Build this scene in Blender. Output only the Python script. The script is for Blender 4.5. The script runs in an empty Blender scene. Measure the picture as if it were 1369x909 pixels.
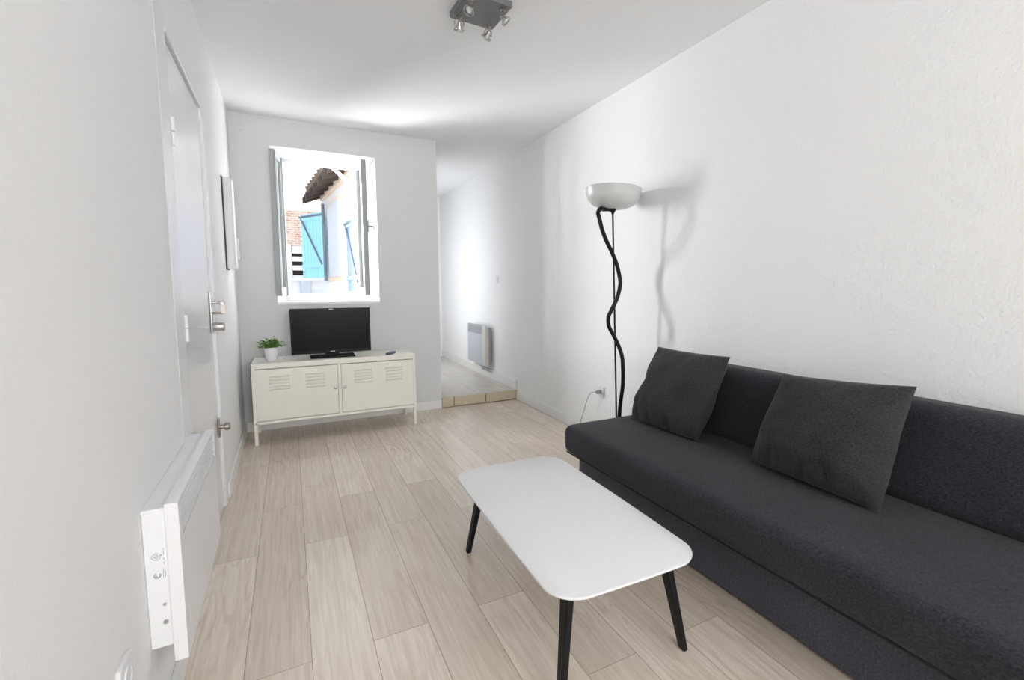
import bpy, bmesh, math, random
from mathutils import Vector, Matrix, noise
random.seed(7)
scene = bpy.context.scene
COL = scene.collection
PI = math.pi

# ------------------------------------------------------------------ materials
def new_mat(name):
    m = bpy.data.materials.new(name); m.use_nodes = True
    nt = m.node_tree; b = nt.nodes['Principled BSDF']
    return m, nt, b

def pmat(name, col, rough=.5, metal=0., spec=.5, bump=None, coat=0., trans=0., sheen=0.):
    """plain principled material with a fine noise bump and faint tone variation"""
    m, nt, b = new_mat(name)
    b.inputs['Roughness'].default_value = rough
    b.inputs['Metallic'].default_value = metal
    b.inputs['Specular IOR Level'].default_value = spec
    b.inputs['Coat Weight'].default_value = coat
    b.inputs['Transmission Weight'].default_value = trans
    b.inputs['Sheen Weight'].default_value = sheen
    tc = nt.nodes.new('ShaderNodeTexCoord')
    n = nt.nodes.new('ShaderNodeTexNoise'); n.inputs['Scale'].default_value = 3.0; n.inputs['Detail'].default_value = 4
    nt.links.new(tc.outputs['Object'], n.inputs['Vector'])
    mx = nt.nodes.new('ShaderNodeMix'); mx.data_type = 'RGBA'
    c = list(col) + [1]
    mx.inputs[6].default_value = [v * .97 for v in c[:3]] + [1]
    mx.inputs[7].default_value = [min(1, v * 1.03) for v in c[:3]] + [1]
    nt.links.new(n.outputs['Fac'], mx.inputs[0]); nt.links.new(mx.outputs[2], b.inputs['Base Color'])
    if bump:
        sc, st, dist = bump
        n2 = nt.nodes.new('ShaderNodeTexNoise'); n2.inputs['Scale'].default_value = sc; n2.inputs['Detail'].default_value = 5
        nt.links.new(tc.outputs['Object'], n2.inputs['Vector'])
        bp = nt.nodes.new('ShaderNodeBump'); bp.inputs['Strength'].default_value = st; bp.inputs['Distance'].default_value = dist
        nt.links.new(n2.outputs['Fac'], bp.inputs['Height']); nt.links.new(bp.outputs['Normal'], b.inputs['Normal'])
    return m

def plaster(name, col, scale=70, st=.5, dist=.004):
    m, nt, b = new_mat(name)
    b.inputs['Base Color'].default_value = (*col, 1); b.inputs['Roughness'].default_value = .85
    b.inputs['Specular IOR Level'].default_value = .25
    tc = nt.nodes.new('ShaderNodeTexCoord')
    n1 = nt.nodes.new('ShaderNodeTexNoise'); n1.inputs['Scale'].default_value = scale; n1.inputs['Detail'].default_value = 3; n1.inputs['Roughness'].default_value = .6
    n2 = nt.nodes.new('ShaderNodeTexNoise'); n2.inputs['Scale'].default_value = scale * .28; n2.inputs['Detail'].default_value = 2
    ad = nt.nodes.new('ShaderNodeMath'); ad.operation = 'ADD'
    bp = nt.nodes.new('ShaderNodeBump'); bp.inputs['Strength'].default_value = st; bp.inputs['Distance'].default_value = dist
    for n in (n1, n2): nt.links.new(tc.outputs['Object'], n.inputs['Vector'])
    nt.links.new(n1.outputs['Fac'], ad.inputs[0]); nt.links.new(n2.outputs['Fac'], ad.inputs[1])
    nt.links.new(ad.outputs[0], bp.inputs['Height']); nt.links.new(bp.outputs['Normal'], b.inputs['Normal'])
    return m

def fabric(name, col, weave=900):
    m, nt, b = new_mat(name)
    b.inputs['Roughness'].default_value = .95; b.inputs['Specular IOR Level'].default_value = .15
    b.inputs['Sheen Weight'].default_value = .08; b.inputs['Sheen Roughness'].default_value = .5
    tc = nt.nodes.new('ShaderNodeTexCoord')
    mp = nt.nodes.new('ShaderNodeMapping'); mp.inputs['Scale'].default_value = (1, .5, 1)
    nt.links.new(tc.outputs['Object'], mp.inputs['Vector'])
    n = nt.nodes.new('ShaderNodeTexNoise'); n.inputs['Scale'].default_value = 240; n.inputs['Detail'].default_value = 5; n.inputs['Roughness'].default_value = .75
    nt.links.new(mp.outputs[0], n.inputs['Vector'])
    n3 = nt.nodes.new('ShaderNodeTexNoise'); n3.inputs['Scale'].default_value = 5; n3.inputs['Detail'].default_value = 3
    nt.links.new(tc.outputs['Object'], n3.inputs['Vector'])
    r = nt.nodes.new('ShaderNodeValToRGB')
    r.color_ramp.elements[0].position = .3; r.color_ramp.elements[0].color = (*[c * .35 for c in col], 1)
    r.color_ramp.elements[1].position = .72; r.color_ramp.elements[1].color = (*[c * 1.9 for c in col], 1)
    nt.links.new(n.outputs['Fac'], r.inputs[0])
    mx = nt.nodes.new('ShaderNodeMix'); mx.data_type = 'RGBA'; mx.blend_type = 'MULTIPLY'; mx.inputs[0].default_value = .35
    nt.links.new(r.outputs[0], mx.inputs[6]); nt.links.new(n3.outputs['Fac'], mx.inputs[7])
    nt.links.new(mx.outputs[2], b.inputs['Base Color'])
    bp = nt.nodes.new('ShaderNodeBump'); bp.inputs['Strength'].default_value = .35; bp.inputs['Distance'].default_value = .002
    nt.links.new(n.outputs['Fac'], bp.inputs['Height']); nt.links.new(bp.outputs['Normal'], b.inputs['Normal'])
    return m

def plank_mat():
    m, nt, b = new_mat('laminate_planks')
    N = nt.nodes.new; L = nt.links.new
    tc = N('ShaderNodeTexCoord'); sp = N('ShaderNodeSeparateXYZ'); cb = N('ShaderNodeCombineXYZ')
    L(tc.outputs['Object'], sp.inputs[0])
    ax = N('ShaderNodeMath'); ax.operation = 'ADD'; ax.inputs[1].default_value = 5.55 - .011
    ay = N('ShaderNodeMath'); ay.operation = 'ADD'; ay.inputs[1].default_value = 8.6
    L(sp.outputs[0], ax.inputs[0]); L(sp.outputs[1], ay.inputs[0])
    L(ay.outputs[0], cb.inputs[0]); L(ax.outputs[0], cb.inputs[1])
    br = N('ShaderNodeTexBrick'); L(cb.outputs[0], br.inputs['Vector'])
    br.offset = .37; br.offset_frequency = 2; br.squash = 1; br.inputs['Scale'].default_value = 1
    br.inputs['Brick Width'].default_value = 1.28; br.inputs['Row Height'].default_value = .185
    br.inputs['Mortar Size'].default_value = .0012; br.inputs['Mortar Smooth'].default_value = .2; br.inputs['Bias'].default_value = 0
    br.inputs['Color1'].default_value = (0, 0, 0, 1); br.inputs['Color2'].default_value = (1, 1, 1, 1); br.inputs['Mortar'].default_value = (.5, .5, .5, 1)
    # per-plank offset of the grain
    sc = N('ShaderNodeMath'); sc.operation = 'MULTIPLY'; sc.inputs[1].default_value = 37.
    L(br.outputs['Color'], sc.inputs[0])
    off = N('ShaderNodeCombineXYZ'); L(sc.outputs[0], off.inputs[0]); L(sc.outputs[0], off.inputs[2])
    va = N('ShaderNodeVectorMath'); va.operation = 'ADD'; L(tc.outputs['Object'], va.inputs[0]); L(off.outputs[0], va.inputs[1])
    mp = N('ShaderNodeMapping'); mp.inputs['Scale'].default_value = (30, 1.3, 1); L(va.outputs[0], mp.inputs['Vector'])
    g1 = N('ShaderNodeTexNoise'); g1.inputs['Scale'].default_value = 2.2; g1.inputs['Detail'].default_value = 8; g1.inputs['Roughness'].default_value = .65; g1.inputs['Distortion'].default_value = .6
    L(mp.outputs[0], g1.inputs['Vector'])
    mp2 = N('ShaderNodeMapping'); mp2.inputs['Scale'].default_value = (6.5, .8, 1); L(va.outputs[0], mp2.inputs['Vector'])
    g2 = N('ShaderNodeTexNoise'); g2.inputs['Scale'].default_value = 1.1; g2.inputs['Detail'].default_value = 2; L(mp2.outputs[0], g2.inputs['Vector'])
    # cathedral rings: contour lines of the low noise
    mu = N('ShaderNodeMath'); mu.operation = 'MULTIPLY'; mu.inputs[1].default_value = 95; L(g2.outputs['Fac'], mu.inputs[0])
    sn = N('ShaderNodeMath'); sn.operation = 'SINE'; L(mu.outputs[0], sn.inputs[0])
    rr = N('ShaderNodeMapRange'); rr.inputs[1].default_value = .2; rr.inputs[2].default_value = 1; rr.inputs[3].default_value = 0; rr.inputs[4].default_value = 1; L(sn.outputs[0], rr.inputs[0])
    # rings only in places
    g3 = N('ShaderNodeTexNoise'); g3.inputs['Scale'].default_value = 1.7; L(va.outputs[0], g3.inputs['Vector'])
    rm = N('ShaderNodeMapRange'); rm.inputs[1].default_value = .52; rm.inputs[2].default_value = .68; L(g3.outputs['Fac'], rm.inputs[0])
    rg = N('ShaderNodeMath'); rg.operation = 'MULTIPLY'; L(rr.outputs[0], rg.inputs[0]); L(rm.outputs[0], rg.inputs[1])
    base = N('ShaderNodeValToRGB')
    base.color_ramp.elements[0].position = .28; base.color_ramp.elements[0].color = FLOOR_DARK
    base.color_ramp.elements[1].position = .62; base.color_ramp.elements[1].color = FLOOR_LIGHT
    L(g1.outputs['Fac'], base.inputs[0])
    tone = N('ShaderNodeValToRGB')
    tone.color_ramp.elements[0].color = (.86, .84, .83, 1); tone.color_ramp.elements[1].color = (1, 1, 1, 1)
    L(br.outputs['Color'], tone.inputs[0])
    m1 = N('ShaderNodeMix'); m1.data_type = 'RGBA'; m1.blend_type = 'MULTIPLY'; m1.inputs[0].default_value = 1
    L(base.outputs[0], m1.inputs[6]); L(tone.outputs[0], m1.inputs[7])
    m2 = N('ShaderNodeMix'); m2.data_type = 'RGBA'; m2.blend_type = 'MULTIPLY'
    rs = N('ShaderNodeMath'); rs.operation = 'MULTIPLY'; rs.inputs[1].default_value = .35; L(rg.outputs[0], rs.inputs[0]); L(rs.outputs[0], m2.inputs[0])
    L(m1.outputs[2], m2.inputs[6]); m2.inputs[7].default_value = (.62, .57, .53, 1)
    m3 = N('ShaderNodeMix'); m3.data_type = 'RGBA'; L(br.outputs['Fac'], m3.inputs[0]); L(m2.outputs[2], m3.inputs[6]); m3.inputs[7].default_value = (.36, .28, .21, 1)
    L(m3.outputs[2], b.inputs['Base Color'])
    b.inputs['Roughness'].default_value = .24; b.inputs['Specular IOR Level'].default_value = .8
    bp = N('ShaderNodeBump'); bp.inputs['Strength'].default_value = .12; bp.inputs['Distance'].default_value = .001
    L(g1.outputs['Fac'], bp.inputs['Height']); L(bp.outputs['Normal'], b.inputs['Normal'])
    return m

def tile_mat(name, c1, c2, grout, size, rough=.35, msize=.004):
    m, nt, b = new_mat(name)
    N = nt.nodes.new; L = nt.links.new
    tc = N('ShaderNodeTexCoord'); br = N('ShaderNodeTexBrick'); L(tc.outputs['Object'], br.inputs['Vector'])
    br.offset = 0; br.inputs['Scale'].default_value = 1; br.inputs['Brick Width'].default_value = size; br.inputs['Row Height'].default_value = size
    br.inputs['Mortar Size'].default_value = msize
    br.inputs['Color1'].default_value = (*c1, 1); br.inputs['Color2'].default_value = (*c2, 1); br.inputs['Mortar'].default_value = (*grout, 1)
    n = N('ShaderNodeTexNoise'); n.inputs['Scale'].default_value = 6; n.inputs['Detail'].default_value = 6; L(tc.outputs['Object'], n.inputs['Vector'])
    mx = N('ShaderNodeMix'); mx.data_type = 'RGBA'; mx.blend_type = 'OVERLAY'; mx.inputs[0].default_value = .25
    L(br.outputs['Color'], mx.inputs[6]); L(n.outputs['Color'], mx.inputs[7]); L(mx.outputs[2], b.inputs['Base Color'])
    b.inputs['Roughness'].default_value = rough
    return m

def brickwall_mat():
    m, nt, b = new_mat('old_brickwork')
    N = nt.nodes.new; L = nt.links.new
    tc = N('ShaderNodeTexCoord'); mp = N('ShaderNodeMapping'); mp.inputs['Rotation'].default_value = (PI / 2, 0, 0)
    L(tc.outputs['Object'], mp.inputs['Vector'])
    br = N('ShaderNodeTexBrick'); L(mp.outputs[0], br.inputs['Vector']); br.inputs['Scale'].default_value = 1
    br.inputs['Brick Width'].default_value = .17; br.inputs['Row Height'].default_value = .06; br.inputs['Mortar Size'].default_value = .01
    br.inputs['Color1'].default_value = (.62, .27, .18, 1); br.inputs['Color2'].default_value = (.75, .45, .34, 1); br.inputs['Mortar'].default_value = (.85, .8, .74, 1)
    n = N('ShaderNodeTexNoise'); n.inputs['Scale'].default_value = 5; n.inputs['Detail'].default_value = 6; L(tc.outputs['Object'], n.inputs['Vector'])
    r = N('ShaderNodeValToRGB'); r.color_ramp.elements[0].position = .42; r.color_ramp.elements[1].position = .6
    L(n.outputs['Fac'], r.inputs[0])
    mx = N('ShaderNodeMix'); mx.data_type = 'RGBA'; L(r.outputs[0], mx.inputs[0]); L(br.outputs['Color'], mx.inputs[6]); mx.inputs[7].default_value = (.8, .68, .6, 1)
    L(mx.outputs[2], b.inputs['Base Color']); b.inputs['Roughness'].default_value = .9
    return m

def glass_mat():
    m = bpy.data.materials.new('window_glass'); m.use_nodes = True; nt = m.node_tree
    for n in list(nt.nodes): nt.nodes.remove(n)
    N = nt.nodes.new; L = nt.links.new
    o = N('ShaderNodeOutputMaterial'); mix = N('ShaderNodeMixShader'); t = N('ShaderNodeBsdfTransparent'); g = N('ShaderNodeBsdfGlossy')
    t.inputs[0].default_value = (.93, .96, .95, 1); g.inputs['Roughness'].default_value = .02
    f = N('ShaderNodeFresnel'); f.inputs[0].default_value = 1.5
    L(f.outputs[0], mix.inputs[0]); L(t.outputs[0], mix.inputs[1]); L(g.outputs[0], mix.inputs[2]); L(mix.outputs[0], o.inputs[0])
    return m

FLOOR_DARK = (.69, .585, .475, 1)
FLOOR_LIGHT = (.87, .785, .675, 1)
M = dict(
    wall=plaster('white_textured_plaster', (.885, .885, .885), 75, .55, .004),
    wall_fine=plaster('fine_textured_plaster', (.885, .885, .885), 110, .3, .003),
    wall_smooth=plaster('smooth_white_plaster', (.885, .885, .885), 25, .12, .003),
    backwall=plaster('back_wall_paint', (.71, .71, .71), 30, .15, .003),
    ceil=plaster('ceiling_paint', (.92, .92, .925), 20, .08, .003),
    planks=plank_mat(),
    tiles=tile_mat('pale_floor_tiles', (.60, .56, .50), (.66, .62, .56), (.45, .42, .38), .33),
    riser=pmat('beige_riser_tile', (.60, .52, .38), .35, bump=(20, .15, .002)),
    grout=pmat('brown_grout', (.20, .15, .10), .9),
    trim=pmat('white_baseboard_paint', (.84, .83, .81), .45),
    doorp=pmat('white_gloss_door_paint', (.84, .84, .85), .27, spec=.6),
    frame=pmat('white_frame_paint', (.84, .84, .85), .4),
    sash=pmat('shade_grey_sash_paint', (.36, .37, .37), .45),  # shade on the open sashes is put into this grey
    sashw=pmat('white_sash_paint', (.80, .81, .82), .4),
    chrome=pmat('brushed_chrome', (.55, .54, .53), .32, metal=1),
    nickel=pmat('worn_nickel', (.42, .38, .34), .32, metal=1),
    plate=pmat('grey_metal_plate', (.20, .205, .21), .4, metal=.5),
    dark=pmat('dark_gap', (.06, .06, .065), .6),
    creme=pmat('cream_powder_coat', (.86, .835, .765), .42, spec=.45),
    radw=pmat('radiator_white_enamel', (.86, .86, .87), .35),
    slot=pmat('shadow_grey_slot', (.13, .13, .14), .6),
    radf=pmat('radiator_silver_grey_front', (.50, .52, .56), .45),
    radg=pmat('radiator_grey_side', (.62, .60, .57), .45),
    radgd=pmat('radiator_grille_grey', (.42, .43, .45), .5),
    black=pmat('black_lacquer', (.007, .007, .008), .5, spec=.22),
    blackp=pmat('black_plastic', (.008, .008, .009), .5, spec=.22, bump=(300, .2, .0005)),
    screen=pmat('black_glossy_screen', (.005, .006, .008), .25, spec=.1),
    silver=pmat('silver_print', (.75, .75, .76), .4),
    tabletop=pmat('matt_white_table_lacquer', (.84, .84, .85), .38),
    fab=fabric('charcoal_woven_fabric', (.038, .039, .048)),
    fabb=fabric('blue_grey_bounce_lit_fabric', (.085, .088, .110)),  # bluish base fabric, lightened to carry bounce light under the seat overhang
    fab2=fabric('charcoal_cushion_fabric', (.040, .039, .043)),
    seam=pmat('dark_seam', (.012, .012, .014), .9),
    shade=pmat('frosted_white_shade', (.60, .615, .60), .35),
    pot=pmat('white_ceramic', (.86, .86, .88), .3),
    soil=pmat('dark_soil', (.05, .035, .02), .9),
    leaf=pmat('fresh_green_leaf', (.10, .27, .03), .5),
    cordw=pmat('white_cord_plastic', (.72, .72, .72), .5),
    cordg=pmat('grey_cord_plastic', (.38, .38, .38), .5),
    remote=pmat('dark_blue_grey_plastic', (.07, .075, .12), .4),
    button=pmat('grey_button_rubber', (.30, .30, .38), .6),
    white=pmat('white_plastic', (.82, .82, .83), .4),
    stucco=pmat('white_stucco', (.80, .80, .83), .9, bump=(60, .4, .01)),
    shutter=pmat('light_blue_shutter_paint', (.27, .58, .78), .6, bump=(40, .2, .002)),
    shutter2=pmat('pale_lilac_blue_shutter_paint', (.24, .34, .66), .6, bump=(40, .2, .002)),
    brace=pmat('grey_iron_brace', (.12, .15, .19), .6),
    rafter=pmat('dark_stained_rafter', (.035, .022, .017), .8, bump=(30, .4, .005)),
    rooftile=pmat('weathered_brown_roof', (.16, .10, .075), .8, bump=(20, .5, .01)),
    beam=pmat('pale_timber', (.72, .58, .45), .8),
    brickw=brickwall_mat(),
    ground=pmat('pale_courtyard_paving', (.55, .53, .5), .9, bump=(8, .4, .01)),
    glass=glass_mat(),
    metergrey=pmat('pale_grey_box_paint', (.52, .56, .62), .6),
)

# ------------------------------------------------------------------ mesh helpers
def tag(o, label=None, cat=None, group=None, kind=None):
    if label: o['label'] = label
    if cat: o['category'] = cat
    if group: o['group'] = group
    if kind: o['kind'] = kind
    return o

def empty(name, loc, rz=0):
    o = bpy.data.objects.new(name, None); COL.objects.link(o)
    o.location = loc; o.rotation_euler = (0, 0, rz); o.empty_display_size = .1
    return o

def build(name, bm, mat, parent=None, smooth=False, bevel=0., seg=3, subsurf=0, loc=None, angle=40):
    """link the bmesh as ONE mesh object; coordinates are local to parent"""
    bmesh.ops.recalc_face_normals(bm, faces=bm.faces)
    me = bpy.data.meshes.new(name); bm.to_mesh(me); bm.free()
    mats = mat if isinstance(mat, (list, tuple)) else [mat]
    for mm in mats: me.materials.append(mm)
    o = bpy.data.objects.new(name, me); COL.objects.link(o)
    if parent: o.parent = parent
    if loc: o.location = loc
    if smooth:
        for p in me.polygons: p.use_smooth = True
        me.set_sharp_from_angle(angle=math.radians(angle))
    if bevel:
        b = o.modifiers.new('bevel', 'BEVEL'); b.width = bevel; b.segments = seg; b.limit_method = 'ANGLE'; b.angle_limit = math.radians(30)
        for p in me.polygons: p.use_smooth = True
        b.harden_normals = False
        me.set_sharp_from_angle(angle=math.radians(60)) if not smooth else None
        if seg > 1:
            for e in me.edges: pass
    if subsurf:
        s = o.modifiers.new('sub', 'SUBSURF'); s.levels = s.render_levels = subsurf
    return o

def box(bm, x0, x1, y0, y1, z0, z1, mi=0):
    vs = [bm.verts.new((x, y, z)) for z in (z0, z1) for y in (y0, y1) for x in (x0, x1)]
    idx = [(0, 2, 3, 1), (4, 5, 7, 6), (0, 1, 5, 4), (2, 6, 7, 3), (0, 4, 6, 2), (1, 3, 7, 5)]
    fs = [bm.faces.new([vs[i] for i in f]) for f in idx]
    for f in fs: f.material_index = mi
    return vs

def BM(*boxes):
    bm = bmesh.new()
    for b in boxes: box(bm, *b)
    return bm

def hexa(bm, pts, mi=0):
    """8 corner points ordered like box()"""
    vs = [bm.verts.new(p) for p in pts]
    idx = [(0, 2, 3, 1), (4, 5, 7, 6), (0, 1, 5, 4), (2, 6, 7, 3), (0, 4, 6, 2), (1, 3, 7, 5)]
    for f in idx: bm.faces.new([vs[i] for i in f]).material_index = mi

def lathe(bm, prof, n=40, c=(0, 0, 0), mi=0, mat=None):
    rings = []
    for r, z in prof:
        if r < 1e-6:
            rings.append([bm.verts.new((c[0], c[1], c[2] + z))])
        else:
            rings.append([bm.verts.new((c[0] + r * math.cos(2 * PI * i / n), c[1] + r * math.sin(2 * PI * i / n), c[2] + z)) for i in range(n)])
    for a, b in zip(rings, rings[1:]):
        for i in range(n):
            j = (i + 1) % n
            if len(a) == 1 and len(b) == 1: continue
            if len(a) == 1: f = bm.faces.new((a[0], b[i], b[j]))
            elif len(b) == 1: f = bm.faces.new((a[i], a[j], b[0]))
            else: f = bm.faces.new((a[i], a[j], b[j], b[i]))
            f.material_index = mi
    return [v for r in rings for v in r]

def catmull(P, k=8):
    P = [Vector(p) for p in P]; out = []
    for i in range(len(P) - 1):
        p0 = P[i - 1] if i else P[0] * 2 - P[1]; p1, p2 = P[i], P[i + 1]
        p3 = P[i + 2] if i + 2 < len(P) else P[-1] * 2 - P[-2]
        for s in range(k):
            t = s / k
            out.append(.5 * ((2 * p1) + (p2 - p0) * t + (2 * p0 - 5 * p1 + 4 * p2 - p3) * t * t + (3 * p1 - p0 - 3 * p2 + p3) * t ** 3))
    out.append(P[-1]); return out

def tube(bm, path, r, n=12, mi=0, r1=None, caps=True):
    path = [Vector(p) for p in path]; L = len(path); rings = []
    t0 = (path[1] - path[0]).normalized()
    up = Vector((0, 0, 1)) if abs(t0.z) < .9 else Vector((1, 0, 0))
    u = t0.cross(up).normalized()
    for i, p in enumerate(path):
        t = (path[min(i + 1, L - 1)] - path[max(i - 1, 0)]).normalized()
        u = (u - t * u.dot(t)).normalized(); v = t.cross(u)
        rr = r if r1 is None else r + (r1 - r) * i / (L - 1)
        rings.append([bm.verts.new(p + u * rr * math.cos(2 * PI * k / n) + v * rr * math.sin(2 * PI * k / n)) for k in range(n)])
    for a, b in zip(rings, rings[1:]):
        for k in range(n):
            bm.faces.new((a[k], a[(k + 1) % n], b[(k + 1) % n], b[k])).material_index = mi
    if caps:
        bm.faces.new(rings[0]).material_index = mi; bm.faces.new(rings[-1][::-1]).material_index = mi

def prism(bm, outline, z0, z1, mi=0):
    """extrude a closed xy outline between z0 and z1"""
    a = [bm.verts.new((x, y, z0)) for x, y in outline]; b = [bm.verts.new((x, y, z1)) for x, y in outline]
    n = len(a)
    bm.faces.new(a[::-1]).material_index = mi; bm.faces.new(b).material_index = mi
    for i in range(n): bm.faces.new((a[i], a[(i + 1) % n], b[(i + 1) % n], b[i])).material_index = mi

def rrect(hx, hy, r, n=8, bow=0.):
    pts = []
    for cx, cy, a0 in ((hx - r, hy - r, 0), (-hx + r, hy - r, 90), (-hx + r, -hy + r, 180), (hx - r, -hy + r, 270)):
        for k in range(n + 1):
            a = math.radians(a0 + 90 * k / n); pts.append([cx + r * math.cos(a), cy + r * math.sin(a)])
    if bow:
        out = []
        for i, p in enumerate(pts):
            q = pts[(i + 1) % len(pts)]
            out.append(p)
            d = math.dist(p, q)
            if d > .1:
                for s in range(1, 10): out.append([p[0] + (q[0] - p[0]) * s / 10, p[1] + (q[1] - p[1]) * s / 10])
        for p in out:
            p[0] *= 1 + bow * math.cos(p[1] / hy * PI / 2) * 1.0
            p[1] *= 1 + bow * .6 * math.cos(p[0] / hx / (1 + bow) * PI / 2)
        pts = out
    return pts

def struct(name, bm, m, parent=None, **k):
    o = build(name, bm, m, parent, **k)
    if parent is None: o['kind'] = 'structure'
    return o

def xform(bm, mtx, start=0):
    bm.verts.ensure_lookup_table()
    for v in bm.verts[start:]: v.co = mtx @ v.co

# ------------------------------------------------------------------ room dimensions (metres)
D, H = 4.652, 2.557
XR = 2.072
XC = 1.262           # free end of the back wall
Y0 = -3.4            # wall behind the camera
def XL(y): return -.366 + (D - y) * .0075
WT = .30             # outer wall thickness
HY = 7.5             # far end of the hall
SZ = .10             # hall floor step

# ------------------------------------------------------------------ floor, ceiling, walls
struct('floor', BM((-.6, XR + .2, Y0 - .2, D, -.12, 0)), M['planks'])
struct('floor.001', BM((XC - .12, XR + .2, D + .012, HY + .2, -.12, SZ)), M['tiles'])
struct('ceiling', BM((-.7, XR + .2, Y0 - .2, D + .31, H, H + .15)), M['ceil'])
struct('ceiling.001', BM((XC - .2, XR + .2, D + .31, HY + .2, H, H + .15)), M['ceil'])

def prism_wall(name, outline, z0, z1, mat):
    bm = bmesh.new(); prism(bm, outline, z0, z1); return struct(name, bm, mat)

# left wall (runs at a slight skew); the door opening is cut out of it
DN, DF, DH = 2.252, 3.098, 2.10
bm = bmesh.new()
prism(bm, [(XL(Y0), Y0), (XL(DN), DN), (-.66, DN), (-.66, Y0)], 0, H)
prism(bm, [(XL(DF), DF), (XL(D), D), (-.66, D), (-.66, DF)], 0, H)
prism(bm, [(XL(DN), DN), (XL(DF), DF), (-.66, DF), (-.66, DN)], DH, H)
prism(bm, [(XL(DN) - .075, DN), (XL(DF) - .075, DF), (-.66, DF), (-.66, DN)], 0, DH)
struct('wall_left', bm, M['wall_fine'])
struct('wall_right', BM((XR, XR + .2, Y0, HY, 0, H)), M['wall'])

# back wall with the window opening, splayed reveals
WX0, WX1, WZ0, WZ1 = -.092, .718, 1.052, 2.335     # opening on the room face
FX0, FX1, FZ0, FZ1 = -.030, .655, 1.105, 2.300     # opening at the window frame
YF = D + .27                                        # room side of the window frame
bm = bmesh.new()
def P(x, y, z): return (x, y, z)
XLB = XL(D) - .25
box(bm, XLB, WX0, D, D + WT, 0, H); box(bm, WX1, XC, D, D + WT, 0, H)
box(bm, WX0, WX1, D, D + WT, 0, WZ0); box(bm, WX0, WX1, D, D + WT, WZ1, H)
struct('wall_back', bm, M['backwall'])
# splayed reveal linings
def wedge(bm, a, b, c):   # triangular prism pieces given two triangles
    pass
bm = bmesh.new()
e = .002
hexa(bm, [(WX0, D + e, WZ0), (WX0 + .004, D + e, WZ0), (WX0, YF, WZ0), (FX0, YF, WZ0), (WX0, D + e, WZ1), (WX0 + .004, D + e, WZ1), (WX0, YF, WZ1), (FX0, YF, WZ1)])
hexa(bm, [(WX1 - .004, D + e, WZ0), (WX1, D + e, WZ0), (FX1 + .035, YF, WZ0), (WX1, YF, WZ0), (WX1 - .004, D + e, WZ1), (WX1, D + e, WZ1), (FX1 + .035, YF, WZ1), (WX1, YF, WZ1)])
hexa(bm, [(WX0, D + e, WZ1 - .004), (WX1, D + e, WZ1 - .004), (WX0, YF, FZ1), (WX1, YF, FZ1), (WX0, D + e, WZ1), (WX1, D + e, WZ1), (WX0, YF, WZ1), (WX1, YF, WZ1)])
struct('trim_1', bm, M['frame'])
# sill board
struct('trim_2', BM((WX0, WX1, D - .006, YF + .02, WZ0 - .012, WZ0 + .012)), M['frame'], bevel=.003)
struct('wall_rear', BM((-.66, -.1, Y0 - .2, Y0, 0, H), (1.9, XR + .2, Y0 - .2, Y0, 0, H), (-.1, 1.9, Y0 - .2, Y0, 2.4, H), (-.1, 1.9, Y0 - .2, Y0, 0, 1.25)), M['wall_smooth'])
struct('wall_hall_end', BM((XC - .2, XR + .2, HY, HY + .2, 0, H)), M['wall_smooth'])
struct('wall_hall_left', BM((XC - .2, XC, D + WT, 5.35, 0, H), (XC - .2, XC, 6.95, HY, 0, H), (XC - .2, XC, 5.35, 6.95, 0, .38), (XC - .2, XC, 5.35, 6.95, 2.25, H)), M['wall_smooth'])

# step riser tiles
bm = BM((XC, XR, D - .001, D + .012, 0, SZ - .001))
struct('trim_3', bm, M['grout'])
bm = bmesh.new()
xs = [XC + .002, 1.385, 1.72, XR - .003]
for a, b in zip(xs, xs[1:]): box(bm, a + .004, b - .004, D - .009, D + .004, .006, SZ + .001)
struct('trim_4', bm, M['riser'], bevel=.002)

# baseboards
BH, BT = .082, .013
def skirt(name, pts, nrm, z=0, h=BH):
    bm = bmesh.new(); (x0, y0), (x1, y1) = pts; nx, ny = nrm
    prism(bm, [(x0, y0), (x1, y1), (x1 + nx * BT, y1 + ny * BT), (x0 + nx * BT, y0 + ny * BT)], z, z + h)
    return struct(name, bm, M['trim'], bevel=.003)
skirt('baseboard_left', ((XL(3.22), 3.22), (XL(D), D - BT)), (1, 0))
skirt('baseboard_left.001', ((XL(Y0), Y0), (XL(2.07), 2.07)), (1, 0))
skirt('baseboard_back', ((XL(D), D), (XC, D)), (0, -1))
skirt('baseboard_right', ((XR, Y0), (XR, D - .012)), (-1, 0))
skirt('baseboard_hall', ((XR, D - .006), (XR, HY)), (-1, 0), SZ, .105)

# ------------------------------------------------------------------ entrance door in the left wall
d = empty('door_1', (XL(2.7), 2.7, 0), math.radians(.43)); d['kind'] = 'structure'
# local coordinates: x out of the wall, y along it
n_, f_ = DN - 2.7, DF - 2.7
lf = empty('door_leaf_pivot', (0, 0, 0)) if False else None
build('door_leaf', BM((-.052, -.010, n_ + .004, f_ - .003, .008, DH - .012)), M['doorp'], d, bevel=.002)
bm = BM((-.07, .0012, n_ - .175, n_ - .0, 0, DH + .05), (-.07, .004, n_, f_ + .0, DH - .008, DH + .012))
box(bm, -.07, .006, f_, f_ + .045, 0, DH - .06)
build('door_frame', bm, M['frame'], d, bevel=.004)
for z in (1.60, 1.76 - .78, .25):
    pass
for z in (1.70, .985):
    bm = bmesh.new(); tube(bm, [(.004, n_ + .004, z), (.004, n_ + .004, z + .048)], .007, 10); tube(bm, [(.004, n_ + .004, z + .052), (.004, n_ + .004, z + .10)], .007, 10)
    box(bm, -.006, -.002, n_ + .004, n_ + .03, z, z + .1)
    build('hinge', bm, M['white'], d, smooth=True)
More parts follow.
